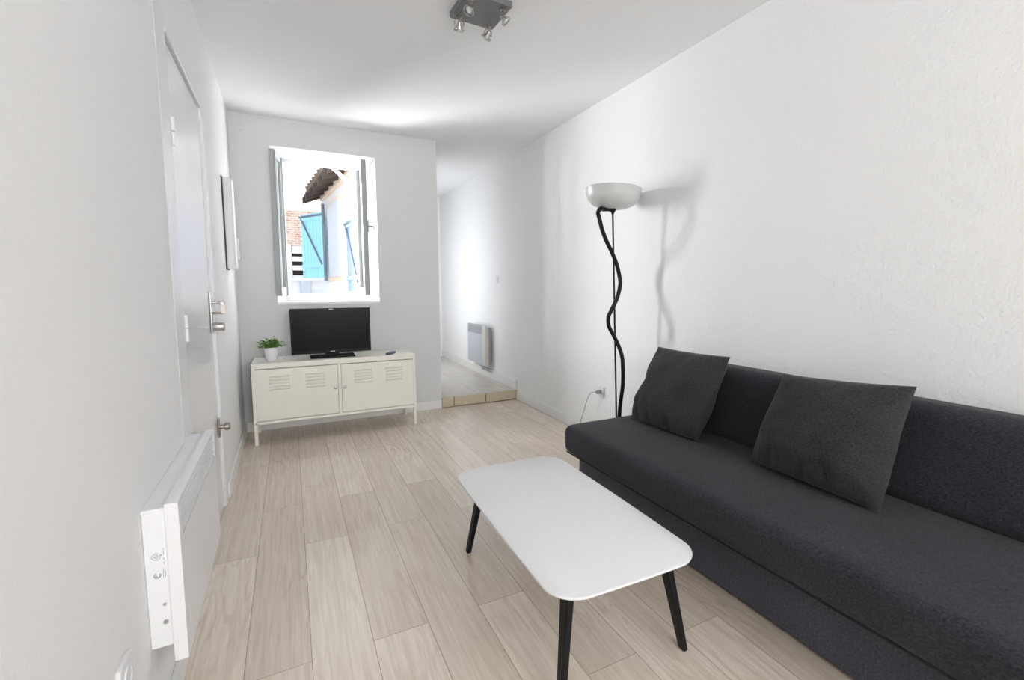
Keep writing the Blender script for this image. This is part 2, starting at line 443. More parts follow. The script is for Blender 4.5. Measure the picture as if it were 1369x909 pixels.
# lock plate, lever, pull bar and lock cylinder
hy = f_ - .055
lk = build('lock_plate', BM((-.006, .001, hy - .018, hy + .018, .955, 1.165)), M['chrome'], d, bevel=.002)
bm = bmesh.new(); tube(bm, catmull([(0, hy, 1.11), (.035, hy, 1.11), (.052, hy - .02, 1.11), (.054, hy - .1, 1.108)], 6), .0075, 12)
build('door_handle', bm, M['chrome'], lk, smooth=True)
bm = bmesh.new(); tube(bm, [(0, hy, 1.055), (.05, hy, 1.055)], .006, 10)
box(bm, .042, .058, hy - .006, hy + .006, 1.055, 1.10)
build('latch_bar', bm, M['nickel'], lk, smooth=True)
bm = bmesh.new(); lathe(bm, [(0, 0), (.02, 0), (.022, .004), (.022, .045), (.019, .05), (0, .05)], 24)
xform(bm, Matrix.Translation((0, hy, .985)) @ Matrix.Rotation(PI / 2, 4, 'Y')); build('lock_knob', bm, M['chrome'], lk, smooth=True)
# lower bolt
lb = build('bolt_plate', BM((-.006, .002, hy - .016, hy + .022, .40, .50)), M['nickel'], d, bevel=.006)
bm = bmesh.new(); lathe(bm, [(0, 0), (.012, 0), (.012, .02), (.02, .024), (.02, .042), (.015, .047), (0, .047)], 20)
xform(bm, Matrix.Translation((0, hy, .455)) @ Matrix.Rotation(PI / 2, 4, 'Y')); build('bolt_knob', bm, M['nickel'], lb, smooth=True)
build('strike_plate', BM((.004, .011, f_ + .008, f_ + .03, 1.34, 1.41)), M['white'], d, bevel=.002)

# ------------------------------------------------------------------ window in the back wall
w = empty('window_1', ((FX0 + FX1) / 2, YF, FZ0)); w['kind'] = 'structure'
wx, wh = (FX1 - FX0) / 2, FZ1 - FZ0
fr = .028
bm = BM((-wx - .06, -wx + fr, 0, .055, -.05, wh + .03), (wx - fr, wx + .06, 0, .055, -.05, wh + .03), (-wx + fr, wx - fr, 0, .055, -.05, .022), (-wx + fr, wx - fr, 0, .055, wh - .03, wh + .03))
build('window_frame', bm, M['sashw'], w, bevel=.003)
def sash(side, ang):
    # hinged at the frame, opened into the room
    hx = -wx - .004 if side < 0 else wx - .062
    sw, sh, t = .300, wh - .012, .034
    st = .045
    b = BM((0, st, -t / 2, t / 2, 0, sh), (sw - st, sw, -t / 2, t / 2, 0, sh), (st, sw - st, -t / 2, t / 2, 0, .07), (st, sw - st, -t / 2, t / 2, sh - .045, sh))
    # glazing bead lines and weather bar
    box(b, st, st + .008, -t / 2 - .004, t / 2 + .004, .07, sh - .045); box(b, sw - st - .008, sw - st, -t / 2 - .004, t / 2 + .004, .07, sh - .045)
    box(b, .004, .014, t / 2, t / 2 + .012, 0, sh); box(b, sw - .014, sw - .004, t / 2, t / 2 + .008, 0, sh)
    R = Matrix.Translation((hx, -.006, .012)) @ Matrix.Rotation(math.radians(ang), 4, 'Z')
    s = build('sash', b, M['sash'] if side < 0 else M['sash'], w, bevel=.002); s.matrix_local = R
    g = build('pane', BM((st, sw - st, -.003, .003, .07, sh - .045)), M['glass'], s)
    return s
sl = sash(-1, -99)
sr = sash(1, -90 + 2.5)
for z in (.04, 1.05):
    for s in (sl, sr):
        bm = bmesh.new(); tube(bm, [(0, -.024, z), (0, -.024, z + .07)], .008, 10); build('sash_hinge', bm, M['white'], s, smooth=True)
# espagnolette handle on the right-hand sash
bm = bmesh.new(); box(bm, .295, .315, .018, .03, .56, .66); tube(bm, catmull([(.305, .03, .61), (.305, .058, .61), (.305, .075, .606), (.25, .085, .59), (.20, .085, .585)], 5), .007, 10)
build('sash_handle', bm, M['cordg'], sr, smooth=True)

# rear window added for fill light, and the hall window (both out of the frame)
w2 = empty('added_window_rear', (.9, Y0 - .12, 1.25)); w2['kind'] = 'structure'
build('window_frame', BM((-1, -.94, 0, .06, 0, 1.15), (.94, 1, 0, .06, 0, 1.15), (-.94, .94, 0, .06, 0, .06), (-.94, .94, 0, .06, 1.09, 1.15), (-.03, .03, 0, .06, .06, 1.09)), M['frame'], w2, bevel=.003)
w3 = empty('window_3', (XC - .12, 6.15, .38)); w3['kind'] = 'structure'
build('window_frame', BM((0, .06, -.8, -.74, 0, 1.87), (0, .06, .74, .8, 0, 1.87), (0, .06, -.74, .74, 0, .06), (0, .06, -.74, .74, 1.81, 1.87), (0, .06, -.03, .03, .06, 1.81)), M['frame'], w3, bevel=.003)

# ------------------------------------------------------------------ wall fittings
def thing(name, loc, label, cat, rz=0, group=None):
    return tag(empty(name, loc, rz), label, cat, group)

# tall narrow box and intercom on the left wall
t = thing('electrical_box', (XL(3.95), 3.95, 1.31), 'tall narrow white electrical box on the wall beyond the entrance door', 'electrical box')
build('shadow_gap_plate', BM((0, .006, -.062, .10, -.004, .604)), M['dark'], t)  # dark sheet painted in for the shaded gap at the wall
build('cover', BM((.007, .050, -.055, .10, 0, .60)), M['white'], t, bevel=.005)
build('front_panel', BM((.050, .056, -.048, .093, .008, .592)), M['radw'], t, bevel=.002)
t = thing('intercom', (XL(4.27), 4.27, 1.38), 'small white intercom unit between the tall electrical box and the window wall', 'intercom')
build('housing', BM((0, .036, -.05, .05, 0, .17)), M['white'], t, bevel=.006)
build('handset', BM((.036, .055, -.045, -.01, .008, .162)), M['white'], t, bevel=.006)
bm = bmesh.new(); tube(bm, [(-.282, D + .001, 2.418), (-.282, D - .008, 2.418)], .0035, 10)
tag(build('wall_nail', bm, M['nickel'], smooth=True), 'tiny nail in the back wall above and beside the window', 'nail')

def socket_plate(name, loc, rz, label, sw=False):
    t = thing(name, loc, label, 'light switch' if sw else 'power outlet', rz)
    b = bmesh.new(); prism(b, rrect(.04, .04, .008, 4), 0, .009)
    xform(b, Matrix.Rotation(PI / 2, 4, 'X')); build('cover_plate', b, M['white'], t, bevel=.002)
    if sw: build('rocker', BM((-.018, .018, -.014, -.008, -.024, .024)), M['white'], t, bevel=.003)
    else:
        b = bmesh.new(); lathe(b, [(.021, .012), (.024, .012), (.024, .006), (.021, .006), (.019, .004), (0, .004)], 28)
        xform(b, Matrix.Rotation(PI / 2, 4, 'X')); build('socket_well', b, M['white'], t, smooth=True)
        b = bmesh.new()
        for x in (-.0095, .0095): tube(b, [(x, -.0065, 0), (x, -.0028, 0)], .0026, 8)
        build('contact_holes', b, M['dark'], t)
    return t
socket_plate('power_outlet', (XL(1.262), 1.262, .375), PI / 2, 'white power outlet low on the textured wall under the large white radiator')
socket_plate('light_switch', (XR, 5.173, 1.273), -PI / 2, 'small white light switch on the wall above the hall radiator', True)
t = socket_plate('power_outlet', (XR, 3.05, .385), -PI / 2, 'power outlet on the wall beside the lamp with a grey plug in it')

# plug and cord of the lamp
t = thing('lamp_cable', (XR - .01, 3.05, .385), 'thin grey lamp cord with plug hanging from the outlet down behind the sofa', 'cable')
b = bmesh.new(); tube(b, [(0, 0, 0), (-.035, 0, 0), (-.042, .004, -.001)], .0165, 14, r1=.011); build('plug', b, M['cordg'], t, smooth=True)
b = bmesh.new(); tube(b, catmull([(-.036, 0, 0), (-.05, .03, -.004), (-.055, .07, -.03), (-.055, .11, -.09), (-.06, .15, -.19), (-.07, .19, -.30), (-.09, .18, -.375), (-.13, .05, -.381), (-.14, -.15, -.381), (-.15, -.33, -.381)], 8), .003, 8)
build('cable_run', b, M['cordg'], t, smooth=True)

# ------------------------------------------------------------------ electric radiators
# big one on the left wall
t = thing('electric_radiator', (XL(1.84), 1.84, .238), 'large white electric panel radiator low on the wall in front of the entrance door', 'radiator', math.radians(.43))
hl = .358
bm = BM((.0, .046, -hl, hl, .045, .398))
build('back_casing', bm, M['radw'], t, bevel=.004)
# front panel, grille window in upper part, shade behind it painted as dark strip
bm = BM((.046, .074, -hl + .03, hl - .022, 0, .315), (.046, .074, -hl, -hl + .03, 0, .414), (.046, .074, hl - .022, hl, 0, .414), (.046, .074, -hl + .03, hl - .022, .402, .414), (.046, .05, -hl + .03, hl - .022, .315, .402, 1))
build('front_panel', bm, [M['radw'], M['slot']], t)
bm = bmesh.new()
for k in range(5):
    z = .321 + k * .0168
    hexa(bm, [(.052, -hl + .03, z + .004), (.073, -hl + .03, z - .002), (.052, hl - .022, z + .004), (.073, hl - .022, z - .002),
              (.052, -hl + .03, z + .008), (.073, -hl + .03, z + .002), (.052, hl - .022, z + .008), (.073, hl - .022, z + .002)])
for y in (-.2, -.07, .07, .2): box(bm, .054, .070, y - .002, y + .002, .315, .40)
build('outlet_grille', bm, M['radw'], t)
build('top_plate', BM((.0, .05, -hl, hl, .396, .406)), M['radw'], t, bevel=.002)
# control symbols on the near end
b = bmesh.new()
def disc(b, x, z, r, n=20, y=-hl - .0006):
    vs = [b.verts.new((x + r * math.cos(2 * PI * k / n), y, z + r * math.sin(2 * PI * k / n))) for k in range(n)]
    vs2 = [b.verts.new((v.co.x, y + .001, v.co.z)) for v in vs]
    b.faces.new(vs); b.faces.new(vs2[::-1])
    for k in range(n): b.faces.new((vs[k], vs2[k], vs2[(k + 1) % n], vs[(k + 1) % n]))
def ringmark(b, x, z, r, w=.0012, arc=(0, 360), n=24):
    a0, a1 = arc
    pts = []
    for k in range(n + 1):
        a = math.radians(a0 + (a1 - a0) * k / n); pts.append((x + r * math.cos(a), -hl - .0003, z + r * math.sin(a)))
    tube(b, pts, w * .6, 6)
ringmark(b, .024, .285, .0085, arc=(60, 390)); ringmark(b, .024, .285, .004, arc=(0, 359)); disc(b, .0335, .287, .0018)
for k, L in enumerate((.010, .007, .012, .006)): tube(b, [(.039, -hl - .0003, .262 + k * .0125), (.039, -hl - .0003, .262 + k * .0125 + L * .8)], .0007, 6)
ringmark(b, .024, .236, .006, w=.003, arc=(120, 400)); disc(b, .0215, .233, .003)
tube(b, [(.036, -hl - .0003, .228), (.036, -hl - .0003, .252)], .0006, 6); tube(b, [(.040, -hl - .0003, .230), (.040, -hl - .0003, .246)], .0006, 6)
build('control_symbols', b, M['radgd'], t)
for z in (.112, .158):
    b = bmesh.new(); tube(b, [(.034, -hl + .001, z), (.034, -hl - .0025, z)], .0055 if z < .12 else .004, 14)
    build('screw', b, M['chrome'], t, smooth=True)

# small one in the hall
t = thing('electric_radiator', (XR, 5.67, .26), 'small grey electric radiator on the hall wall above the tiled floor', 'radiator')
build('back_casing', BM((-.062, -.012, -.30, .28, .03, .45)), M['radgd'], t, bevel=.004)
build('side_cap', BM((-.10, -.058, -.345, -.24, 0, .475)), M['radg'], t, bevel=.006)
build('front_panel', BM((-.094, -.064, -.24, .30, 0, .37)), M['radf'], t, bevel=.003)
bm = BM((-.088, -.068, -.24, .30, .37, .475))
for k in range(7): box(bm, -.096, -.086, -.24, .30, .377 + k * .0135, .384 + k * .0135)
build('outlet_grille', bm, M['radgd'], t)
t = thing('cable_duct', (XR, 5.45, .20), 'grey cable cover strip on the hall wall just below the small radiator', 'cable cover')
build('duct_body', BM((-.03, 0, -.13, .20, -.022, .012)), M['radg'], t, bevel=.003)
build('duct_lid', BM((-.034, -.03, -.128, .198, -.02, .010)), M['radgd'], t, bevel=.001)

# ------------------------------------------------------------------ ceiling spotlight plate
t = thing('ceiling_spotlight', (.878, 2.372, H), 'square grey metal ceiling light with four small chrome spots', 'ceiling light', math.radians(2))
build('ceiling_plate', BM((-.115, .115, -.122, .122, -.028, 0)), M['plate'], t, bevel=.003)
b = bmesh.new(); lathe(b, [(0, -.030), (.016, -.030), (.018, -.029), (.018, -.027)], 28, (-.045, .02, 0)); build('cover_disc', b, M['plate'], t, smooth=True)
def spot_bits(cx, cy, az, tilt):
    arm = bmesh.new()
    lathe(arm, [(0, -.028), (.014, -.028), (.014, -.034), (.006, -.038), (.006, -.047), (0, -.047)], 16, (cx, cy, 0))
    ca, sa = math.cos(az), math.sin(az)
    def Q(u, v, z): return (cx + ca * u - sa * v, cy + sa * u + ca * v, z)
    # U-shaped yoke
    tube(arm, catmull([Q(0, 0, -.044), Q(0, .014, -.047), Q(0, .021, -.056), Q(.003, .021, -.070)], 5), .0032, 8)
    tube(arm, catmull([Q(0, 0, -.044), Q(0, -.014, -.047), Q(0, -.021, -.056), Q(.003, -.021, -.070)], 5), .0032, 8)
    tube(arm, [Q(.003, -.025, -.069), Q(.003, .025, -.069)], .003, 8)
    a = build('spot_arm', arm, M['nickel'], t, smooth=True)
    hd = bmesh.new(); lathe(hd, [(0, .018), (.008, .018), (.010, .014), (.0105, .002), (.018, -.010), (.018, -.012), (.009, -.004), (0, -.004)], 24)
    lathe(hd, [(.0215, -.014), (.0255, -.014), (.0265, -.018), (.0255, -.022), (.0215, -.022), (.0215, -.014)], 24)
    for q in range(3): tube(hd, [(.017 * math.cos(q * 2.1), .017 * math.sin(q * 2.1), -.010), (.023 * math.cos(q * 2.1), .023 * math.sin(q * 2.1), -.017)], .0014, 6)
    R = Matrix.Translation(Q(.003, 0, -.070)) @ Matrix.Rotation(az, 4, 'Z') @ Matrix.Rotation(tilt, 4, 'Y')
    xform(hd, R); h = build('spot_head', hd, M['chrome'], a, smooth=True)
    bl = bmesh.new(); lathe(bl, [(0, -.017), (.010, -.016), (.0145, -.014), (.0145, -.008), (0, -.006)], 20); xform(bl, R)
    build('bulb', bl, M['white'], h, smooth=True)
spot_bits(-.078, .088, math.radians(75), math.radians(-38))
spot_bits(.080, .092, math.radians(110), math.radians(-50))
spot_bits(.082, -.085, math.radians(-20), math.radians(-42))
spot_bits(-.080, -.080, math.radians(200), math.radians(-35))

# ------------------------------------------------------------------ TV cabinet
t = thing('tv_cabinet', (.32, 4.39, 0), 'cream metal locker-style cabinet with two louvered doors under the window', 'cabinet')
cx0, cx1, cy0, cy1, ct = -.597, .597, -.20, .20, .62
bm = BM((cx0, cx1, cy0 + .002, cy1, ct - .024, ct), (cx0, cx1, cy0, cy0 + .012, ct - .042, ct - .006))
build('top_panel', bm, M['creme'], t, bevel=.006)
bm = BM((cx0 + .008, cx0 + .014, cy0 + .02, cy1 - .02, .17, ct - .02), (cx1 - .014, cx1 - .008, cy0 + .02, cy1 - .02, .17, ct - .02),
        (cx0 + .01, cx1 - .01, cy0 + .01, cy1 - .01, .168, .18), (cx0 + .01, cx1 - .01, cy1 - .02, cy1 - .012, .17, ct - .02), (-.012, .012, cy0 + .002, cy1 - .02, .17, ct - .03),
        (cx0 + .01, cx1 - .01, cy0, cy0 + .014, .158, .178))
build('body', bm, M['creme'], t, bevel=.002)
def cab_door(x0, x1, kx):
    z0, z1 = .184, .574
    b = BM((x0, x1, cy0 + .002, cy0 + .018, z0, z1))
    w_ = x1 - x0
    for c in (x0 + w_ * .29, x0 + w_ * .72):
        for k in range(5):
            z = .41 + k * .0245
            hexa(b, [(c - .068, cy0 + .003, z), (c + .068, cy0 + .003, z), (c - .068, cy0 + .004, z + .001), (c + .068, cy0 + .004, z + .001),
                     (c - .066, cy0 - .0065, z + .011), (c + .066, cy0 - .0065, z + .011), (c - .066, cy0 + .003, z + .015), (c + .066, cy0 + .003, z + .015)])
    dd = build('door', b, M['creme'], t, bevel=.0015, seg=2)
    b = bmesh.new(); lathe(b, [(0, 0), (.009, 0), (.009, .012), (.0125, .015), (.0125, .019), (.010, .021), (0, .021)], 20)
    xform(b, Matrix.Translation((kx, cy0 + .003, .392)) @ Matrix.Rotation(PI / 2, 4, 'X')); build('door_knob', b, M['chrome'], dd, smooth=True)
cab_door(cx0 + .018, -.014, -.034)
cab_door(.014, cx1 - .018, .036)
for x in (cx0, cx1 - .024):
    for y in (cy0, cy1 - .024):
        b = BM((x, x + .024, y, y + .024, .004, ct - .03)); box(b, x + .001, x + .023, y + .001, y + .023, 0, .006)
        build('leg', b, M['creme'], t, bevel=.003)

# television
t = thing('television', (.288, 4.36, .62), 'black flat screen television on the cream cabinet below the window', 'television', 0)
tl = math.radians(-.8)
b = BM((-.297, .297, -.022, .020, .034, .398)); box(b, -.20, .20, .015, .045, .08, .33)
xform(b, Matrix.Rotation(tl, 4, 'X')); build('casing', b, M['blackp'], t, bevel=.004)
b = BM((-.284, .284, -.0232, -.021, .056, .385)); xform(b, Matrix.Rotation(tl, 4, 'X')); build('screen', b, M['screen'], t)
b = BM((-.165, .165, -.085, .085, .0, .016)); xform(b, Matrix.Translation((.0, -.01, 0))); build('stand_base', b, M['blackp'], t, bevel=.006)
build('stand_neck', BM((-.05, .05, -.012, .022, .014, .06)), M['blackp'], t, bevel=.003)
b = bmesh.new()
box(b, -.018, .018, -.0246, -.023, .043, .050)
xform(b, Matrix.Rotation(tl, 4, 'X')); build('maker_mark', b, M['silver'], t, bevel=.002)
b = BM((-.016, .016, -.0246, -.023, .386, .393)); xform(b, Matrix.Rotation(tl, 4, 'X')); build('top_mark', b, M['silver'], t)

# white cable lying on the cabinet
b = bmesh.new(); tube(b, catmull([(.20, 4.47, .6245), (.14, 4.47, .6245), (.06, 4.44, .6245), (.02, 4.36, .6245), (-.04, 4.33, .6245), (-.07, 4.40, .6245), (.0, 4.52, .6245), (.02, 4.60, .6245)], 8), .0032, 8)
tag(build('antenna_cable', b, M['cordw'], smooth=True), 'thin white cable curling on the cabinet top behind the television', 'cable')

# remote control
t = thing('remote_control', (.735, 4.29, .62), 'small dark remote control lying on the cabinet top beside the television', 'remote control', math.radians(62))
b = bmesh.new(); prism(b, rrect(.075, .022, .012, 5), 0, .016); build('remote_body', b, M['remote'], t, bevel=.004)
b = bmesh.new()
for i in range(6):
    for j in range(3): box(b, -.06 + i * .018, -.05 + i * .018, -.014 + j * .011, -.007 + j * .011, .015, .018)
build('buttons', b, M['button'], t)

# potted plant
t = thing('potted_plant', (-.146, 4.34, .62), 'small leafy green plant in a white pot on the cabinet end', 'plant')
b = bmesh.new(); lathe(b, [(0, 0), (.034, 0), (.037, .003), (.046, .088), (.049, .090), (.050, .104), (.047, .105), (.0445, .101), (.0435, .088), (0, .088)], 40)
build('pot', b, M['pot'], t, smooth=True)
b = bmesh.new(); lathe(b, [(0, .092), (.0435, .090)], 24); build('soil', b, M['soil'], t)
b = bmesh.new()
def leaf(b, p, dr, L, wd, roll):
    dr = dr.normalized(); side = dr.cross(Vector((0, 0, 1)))
    if side.length < .1: side = Vector((1, 0, 0))
    side = (Matrix.Rotation(roll, 3, dr) @ side.normalized()); nm = side.cross(dr)
    ts = [0, .25, .5, .75, 1]; ws = [.15, .8, 1, .65, 0]; prev = None
    for s, k in zip(ts, ws):
        c = p + dr * L * s - Vector((0, 0, 1)) * L * .25 * s * s
        row = [b.verts.new(c - side * wd * k * .5 + nm * .12 * wd * k), b.verts.new(c), b.verts.new(c + side * wd * k * .5 + nm * .12 * wd * k)] if k > 0 else [b.verts.new(c)]
        if prev:
            if len(row) == 3:
                b.faces.new((prev[0], prev[1], row[1], row[0])); b.faces.new((prev[1], prev[2], row[2], row[1]))
            else:
                b.faces.new((prev[0], prev[1], row[0])); b.faces.new((prev[1], prev[2], row[0]))
        prev = row
rnd = random.Random(4)
stems = bmesh.new()
for i in range(46):
    a = rnd.uniform(0, 2 * PI); el = rnd.uniform(.25, 1.5); L = rnd.uniform(.055, .095)
    d0 = Vector((math.cos(a) * math.cos(el), math.sin(a) * math.cos(el), math.sin(el)))
    base = Vector((math.cos(a) * .018, math.sin(a) * .018, .090))
    tip = base + d0 * L * Vector((1, 1, .8)).length / 1.7
    tube(stems, [base, (base + tip) / 2 + Vector((0, 0, .006)), tip], .0012, 5)
    for k in range(6):
        s = .35 + .65 * k / 5; p = base.lerp(tip, s) + Vector((0, 0, .006 * math.sin(PI * s)))
        aa = a + rnd.uniform(-1.6, 1.6); e2 = rnd.uniform(-.2, 1.0)
        leaf(b, p, Vector((math.cos(aa) * math.cos(e2), math.sin(aa) * math.cos(e2), math.sin(e2))), rnd.uniform(.020, .032), rnd.uniform(.010, .015), rnd.uniform(-.8, .8))
build('stems', stems, M['leaf'], t, smooth=True)
build('foliage', b, M['leaf'], t, smooth=True)

# ------------------------------------------------------------------ coffee table
t = thing('coffee_table', (.853, 1.56, 0), 'low white coffee table with rounded corners and splayed black legs before the sofa', 'table', math.radians(-1.6))
TH = .355
b = bmesh.new()
hx, hy_ = .258, .52
prof = [(0, -.017), (.006, -.018 + .0), (.0, 0)]
def ring(off, z): return [b.verts.new((x, y, z)) for x, y in rrect(hx - off, hy_ - off, (.096 - off), 10, bow=.018)]
r1 = [ring(.022, TH - .018), ring(.006, TH - .011), ring(.001, TH - .008), ring(0, TH - .004), ring(.001, TH - .001), ring(.004, TH)]
for A, Bb in zip(r1, r1[1:]):
    for i in range(len(A)): b.faces.new((A[i], A[(i + 1) % len(A)], Bb[(i + 1) % len(A)], Bb[i]))
b.faces.new(r1[0][::-1]); b.faces.new(r1[-1])
build('tabletop', b, M['tabletop'], t, smooth=True, angle=50)
for sx in (-1, 1):
    for sy in (-1, 1):
        b = bmesh.new(); pts = []
        for z, (px_, py_), (wx_, wy_) in ((0, (.228, .448), (.010, .015)), (TH - .019, (.176, .395), (.012, .026))):
            for yy in (-1, 1):
                for xx in (-1, 1): pts.append((.015 + sx * px_ + xx * wx_, sy * py_ + yy * wy_, z))
        hexa(b, pts); build('leg', b, M['black'], t, bevel=.005)
build('underframe', BM((-.20, .20, -.415, -.375, TH - .034, TH - .0205), (-.20, .20, .375, .415, TH - .034, TH - .0205), (-.03, .03, -.38, .38, TH - .034, TH - .0205)), M['black'], t, bevel=.002)

# ------------------------------------------------------------------ sofa
SE, SN = 2.33, .06        # far end and near end (y)
t = thing('sofa', (1.7, (SE + SN) / 2, 0), 'long armless charcoal fabric sofa against the textured wall', 'sofa')
hl = (SE - SN) / 2
def soft_box(x0, x1, y0, y1, z0, z1, r, amp=.004, crown=0., nx=14, ny=60, nz=8, seed=0, mat=None, tilt=0):
    """rounded upholstered block: a subdivided box pulled in at its edges, crowned and slightly uneven"""
    b = bmesh.new()
    def axis(a, c, n):
        m = [a, a + r * .3, a + r * .65, a + r]; k = [c - r, c - r * .65, c - r * .3, c]
        return m + [a + r + (c - a - 2 * r) * i / n for i in range(1, n)] + k
    X, Y, Z = axis(x0, x1, nx), axis(y0, y1, ny), axis(z0, z1, nz); vd = {}
    def V(i, j, k):
        if (i, j, k) not in vd:
            p = Vector((X[i], Y[j], Z[k]))
            q = Vector((min(max(p.x, x0 + r), x1 - r), min(max(p.y, y0 + r), y1 - r), min(max(p.z, z0 + r), z1 - r)))
            dd = p - q
            if dd.length > 1e-9:
                # cube corner -> sphere
                m = max(abs(dd.x), abs(dd.y), abs(dd.z)); p2 = q + dd.normalized() * m
                p = p2
            u = (p.x - x0) / (x1 - x0); v = (p.y - y0) / (y1 - y0); w_ = (p.z - z0) / (z1 - z0)
            nn = noise.noise(Vector((p.x * 5 + seed, p.y * 3.3, p.z * 6)))
            p.z += amp * nn * w_ + crown * math.sin(PI * min(max(u, 0), 1)) * math.sin(PI * min(max(v, 0), 1)) ** .4 * w_
            p.x += amp * noise.noise(Vector((p.x * 4, p.y * 3.5 + seed, p.z * 6 + 9))) + tilt * w_
            vd[(i, j, k)] = b.verts.new(p)
        return vd[(i, j, k)]
    nX, nY, nZ = len(X) - 1, len(Y) - 1, len(Z) - 1
    for i in range(nX):
        for j in range(nY):
            for k in (0, nZ): b.faces.new((V(i, j, k), V(i + 1, j, k), V(i + 1, j + 1, k), V(i, j + 1, k)))
    for i in range(nX):
        for k in range(nZ):
            for j in (0, nY): b.faces.new((V(i, j, k), V(i + 1, j, k), V(i + 1, j, k + 1), V(i, j, k + 1)))
    for j in range(nY):
        for k in range(nZ):
            for i in (0, nX): b.faces.new((V(i, j, k), V(i, j + 1, k), V(i, j + 1, k + 1), V(i, j, k + 1)))
    return b
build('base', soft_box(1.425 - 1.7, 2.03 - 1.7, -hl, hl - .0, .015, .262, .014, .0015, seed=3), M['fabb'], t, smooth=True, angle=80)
build('seat_cushion', soft_box(1.318 - 1.7, 2.045 - 1.7, -hl - .0, hl, .258, .415, .042, .004, .006, seed=1), M['fab'], t, smooth=True, angle=80)
build('back_cushion', soft_box(1.895 - 1.7, 2.05 - 1.7, -hl + .02, hl - .15, .405, .785, .05, .006, .0, nx=6, nz=16, seed=7, tilt=.012), M['fab'], t, smooth=True, angle=80)
# dark piping under the front edge of the seat cushion
b = bmesh.new(); tube(b, [(1.330 - 1.7, -hl + .03, .265), (1.330 - 1.7, hl - .03, .265)], .004, 8); build('piping', b, M['seam'], t, smooth=True)
for x in (1.47, 1.98):
    for y in (-hl + .1, hl - .1):
        b = bmesh.new(); lathe(b, [(0, 0), (.022, 0), (.024, .03), (0, .03)], 18, (x - 1.7, y, 0)); build('foot', b, M['black'], t, smooth=True)

# ------------------------------------------------------------------ throw pillows (four world corners each)
def pillow(BL, BR, TL, TR, thick, seed, label):
    BL, BR, TL, TR = map(Vector, (BL, BR, TL, TR)); c = (BL + BR + TL + TR) / 4
    ux = ((BR + TR) - (BL + TL)).normalized(); uy = ((TL + TR) - (BL + BR)).normalized(); nm = ux.cross(uy).normalized()
    base = Vector((c.x, c.y, min(BL.z, BR.z) - .008))
    root = tag(empty('throw_pillow', base), label, 'pillow', 'charcoal throw pillows on the sofa')
    b = bmesh.new(); n = 40; grid = [[[None] * (n + 1) for _ in range(n + 1)] for _ in range(2)]
    for s in (0, 1):
        for i in range(n + 1):
            for j in range(n + 1):
                u, v = i / n, j / n
                edge = i in (0, n) or j in (0, n)
                if s and edge: grid[1][i][j] = grid[0][i][j]; continue
                # sides bow slightly inwards between the corners
                uu = u + .012 * math.sin(PI * v) * (1 - 2 * u); vv = v + .004 * math.sin(PI * u) * (1 - v) - .014 * math.sin(PI * u) * v
                p = BL.lerp(BR, uu).lerp(TL.lerp(TR, uu), vv)
                a, e_ = 2 * u - 1, 2 * v - 1
                prof = (max(0, 1 - abs(a) ** 2.8) * max(0, 1 - abs(e_) ** 2.8)) ** .62
                sag = 1 + .22 * (1 - v) - .12 * v
                wr = noise.noise(Vector((u * 3.1 + seed, v * 3.3, s * 5))) * .020 + noise.noise(Vector((u * 9 + seed, v * 8, s * 3))) * .006
                # creases radiating from the bottom edge
                cr = -.013 * max(0, math.sin(u * 26 + seed + 3 * noise.noise(Vector((u * 4, v * 2, seed))))) ** 3 * math.exp(-((v - .12) / .12) ** 2)
                h = prof * thick * .5 * sag + (wr + cr) * min(1, prof * 2)
                if edge: h = 0
                grid[s][i][j] = b.verts.new(p - base + nm * (h if s == 0 else -h))
    for s in (0, 1):
        for i in range(n):
            for j in range(n):
                q = (grid[s][i][j], grid[s][i + 1][j], grid[s][i + 1][j + 1], grid[s][i][j + 1])
                b.faces.new(q if s == 0 else q[::-1])
    build('cover', b, M['fab2'], root, smooth=True, angle=180)
    pts = []
    for i in range(n): pts.append(grid[0][i][0])
    return root
pillow((1.695, 2.19, .430), (1.728, 1.70, .430), (1.815, 2.105, .852), (1.815, 1.59, .858), .22, 2.3,
       'charcoal throw pillow at the sofa end next to the floor lamp')
pillow((1.735, 1.395, .430), (1.705, .842, .430), (1.825, 1.312, .820), (1.825, .812, .856), .22, 7.7,
       'charcoal throw pillow leaning against the middle of the sofa backrest')

# ------------------------------------------------------------------ floor lamp
LX, LY = 1.925, 2.637
t = thing('floor_lamp', (LX, LY, 0), 'tall black uplighter floor lamp with white bowl shade behind the sofa end', 'lamp')
b = bmesh.new(); lathe(b, [(0, 0), (.122, 0), (.126, .006), (.122, .016), (.03, .024), (.012, .03), (0, .03)], 48); build('base', b, M['blackp'], t, smooth=True)
top = Vector((1.868 - LX, 0, 1.675))
b = bmesh.new(); tube(b, [(0, 0, .02), top], .0062, 14); build('pole', b, M['black'], t, smooth=True)
b = bmesh.new(); lathe(b, [(0, -.012), (.008, -.012), (.012, .0), (.022, .012), (.026, .030), (.0, .030)], 24, top); build('shade_holder', b, M['black'], t, smooth=True)
b = bmesh.new()
pr_ = [(0, 0), (.05, .002), (.10, .012), (.140, .030), (.166, .056), (.177, .086), (.184, .124), (.186, .127), (.181, .127), (.174, .087), (.162, .059), (.136, .034), (.098, .016), (0, .005)]
lathe(b, pr_, 64); xform(b, Matrix.Translation(top + Vector((0, 0, .020))) @ Matrix.Rotation(math.radians(2.5), 4, 'Y') @ Matrix.Rotation(math.radians(-1), 4, 'X'))
build('lamp_shade', b, M['shade'], t, smooth=True, angle=70)
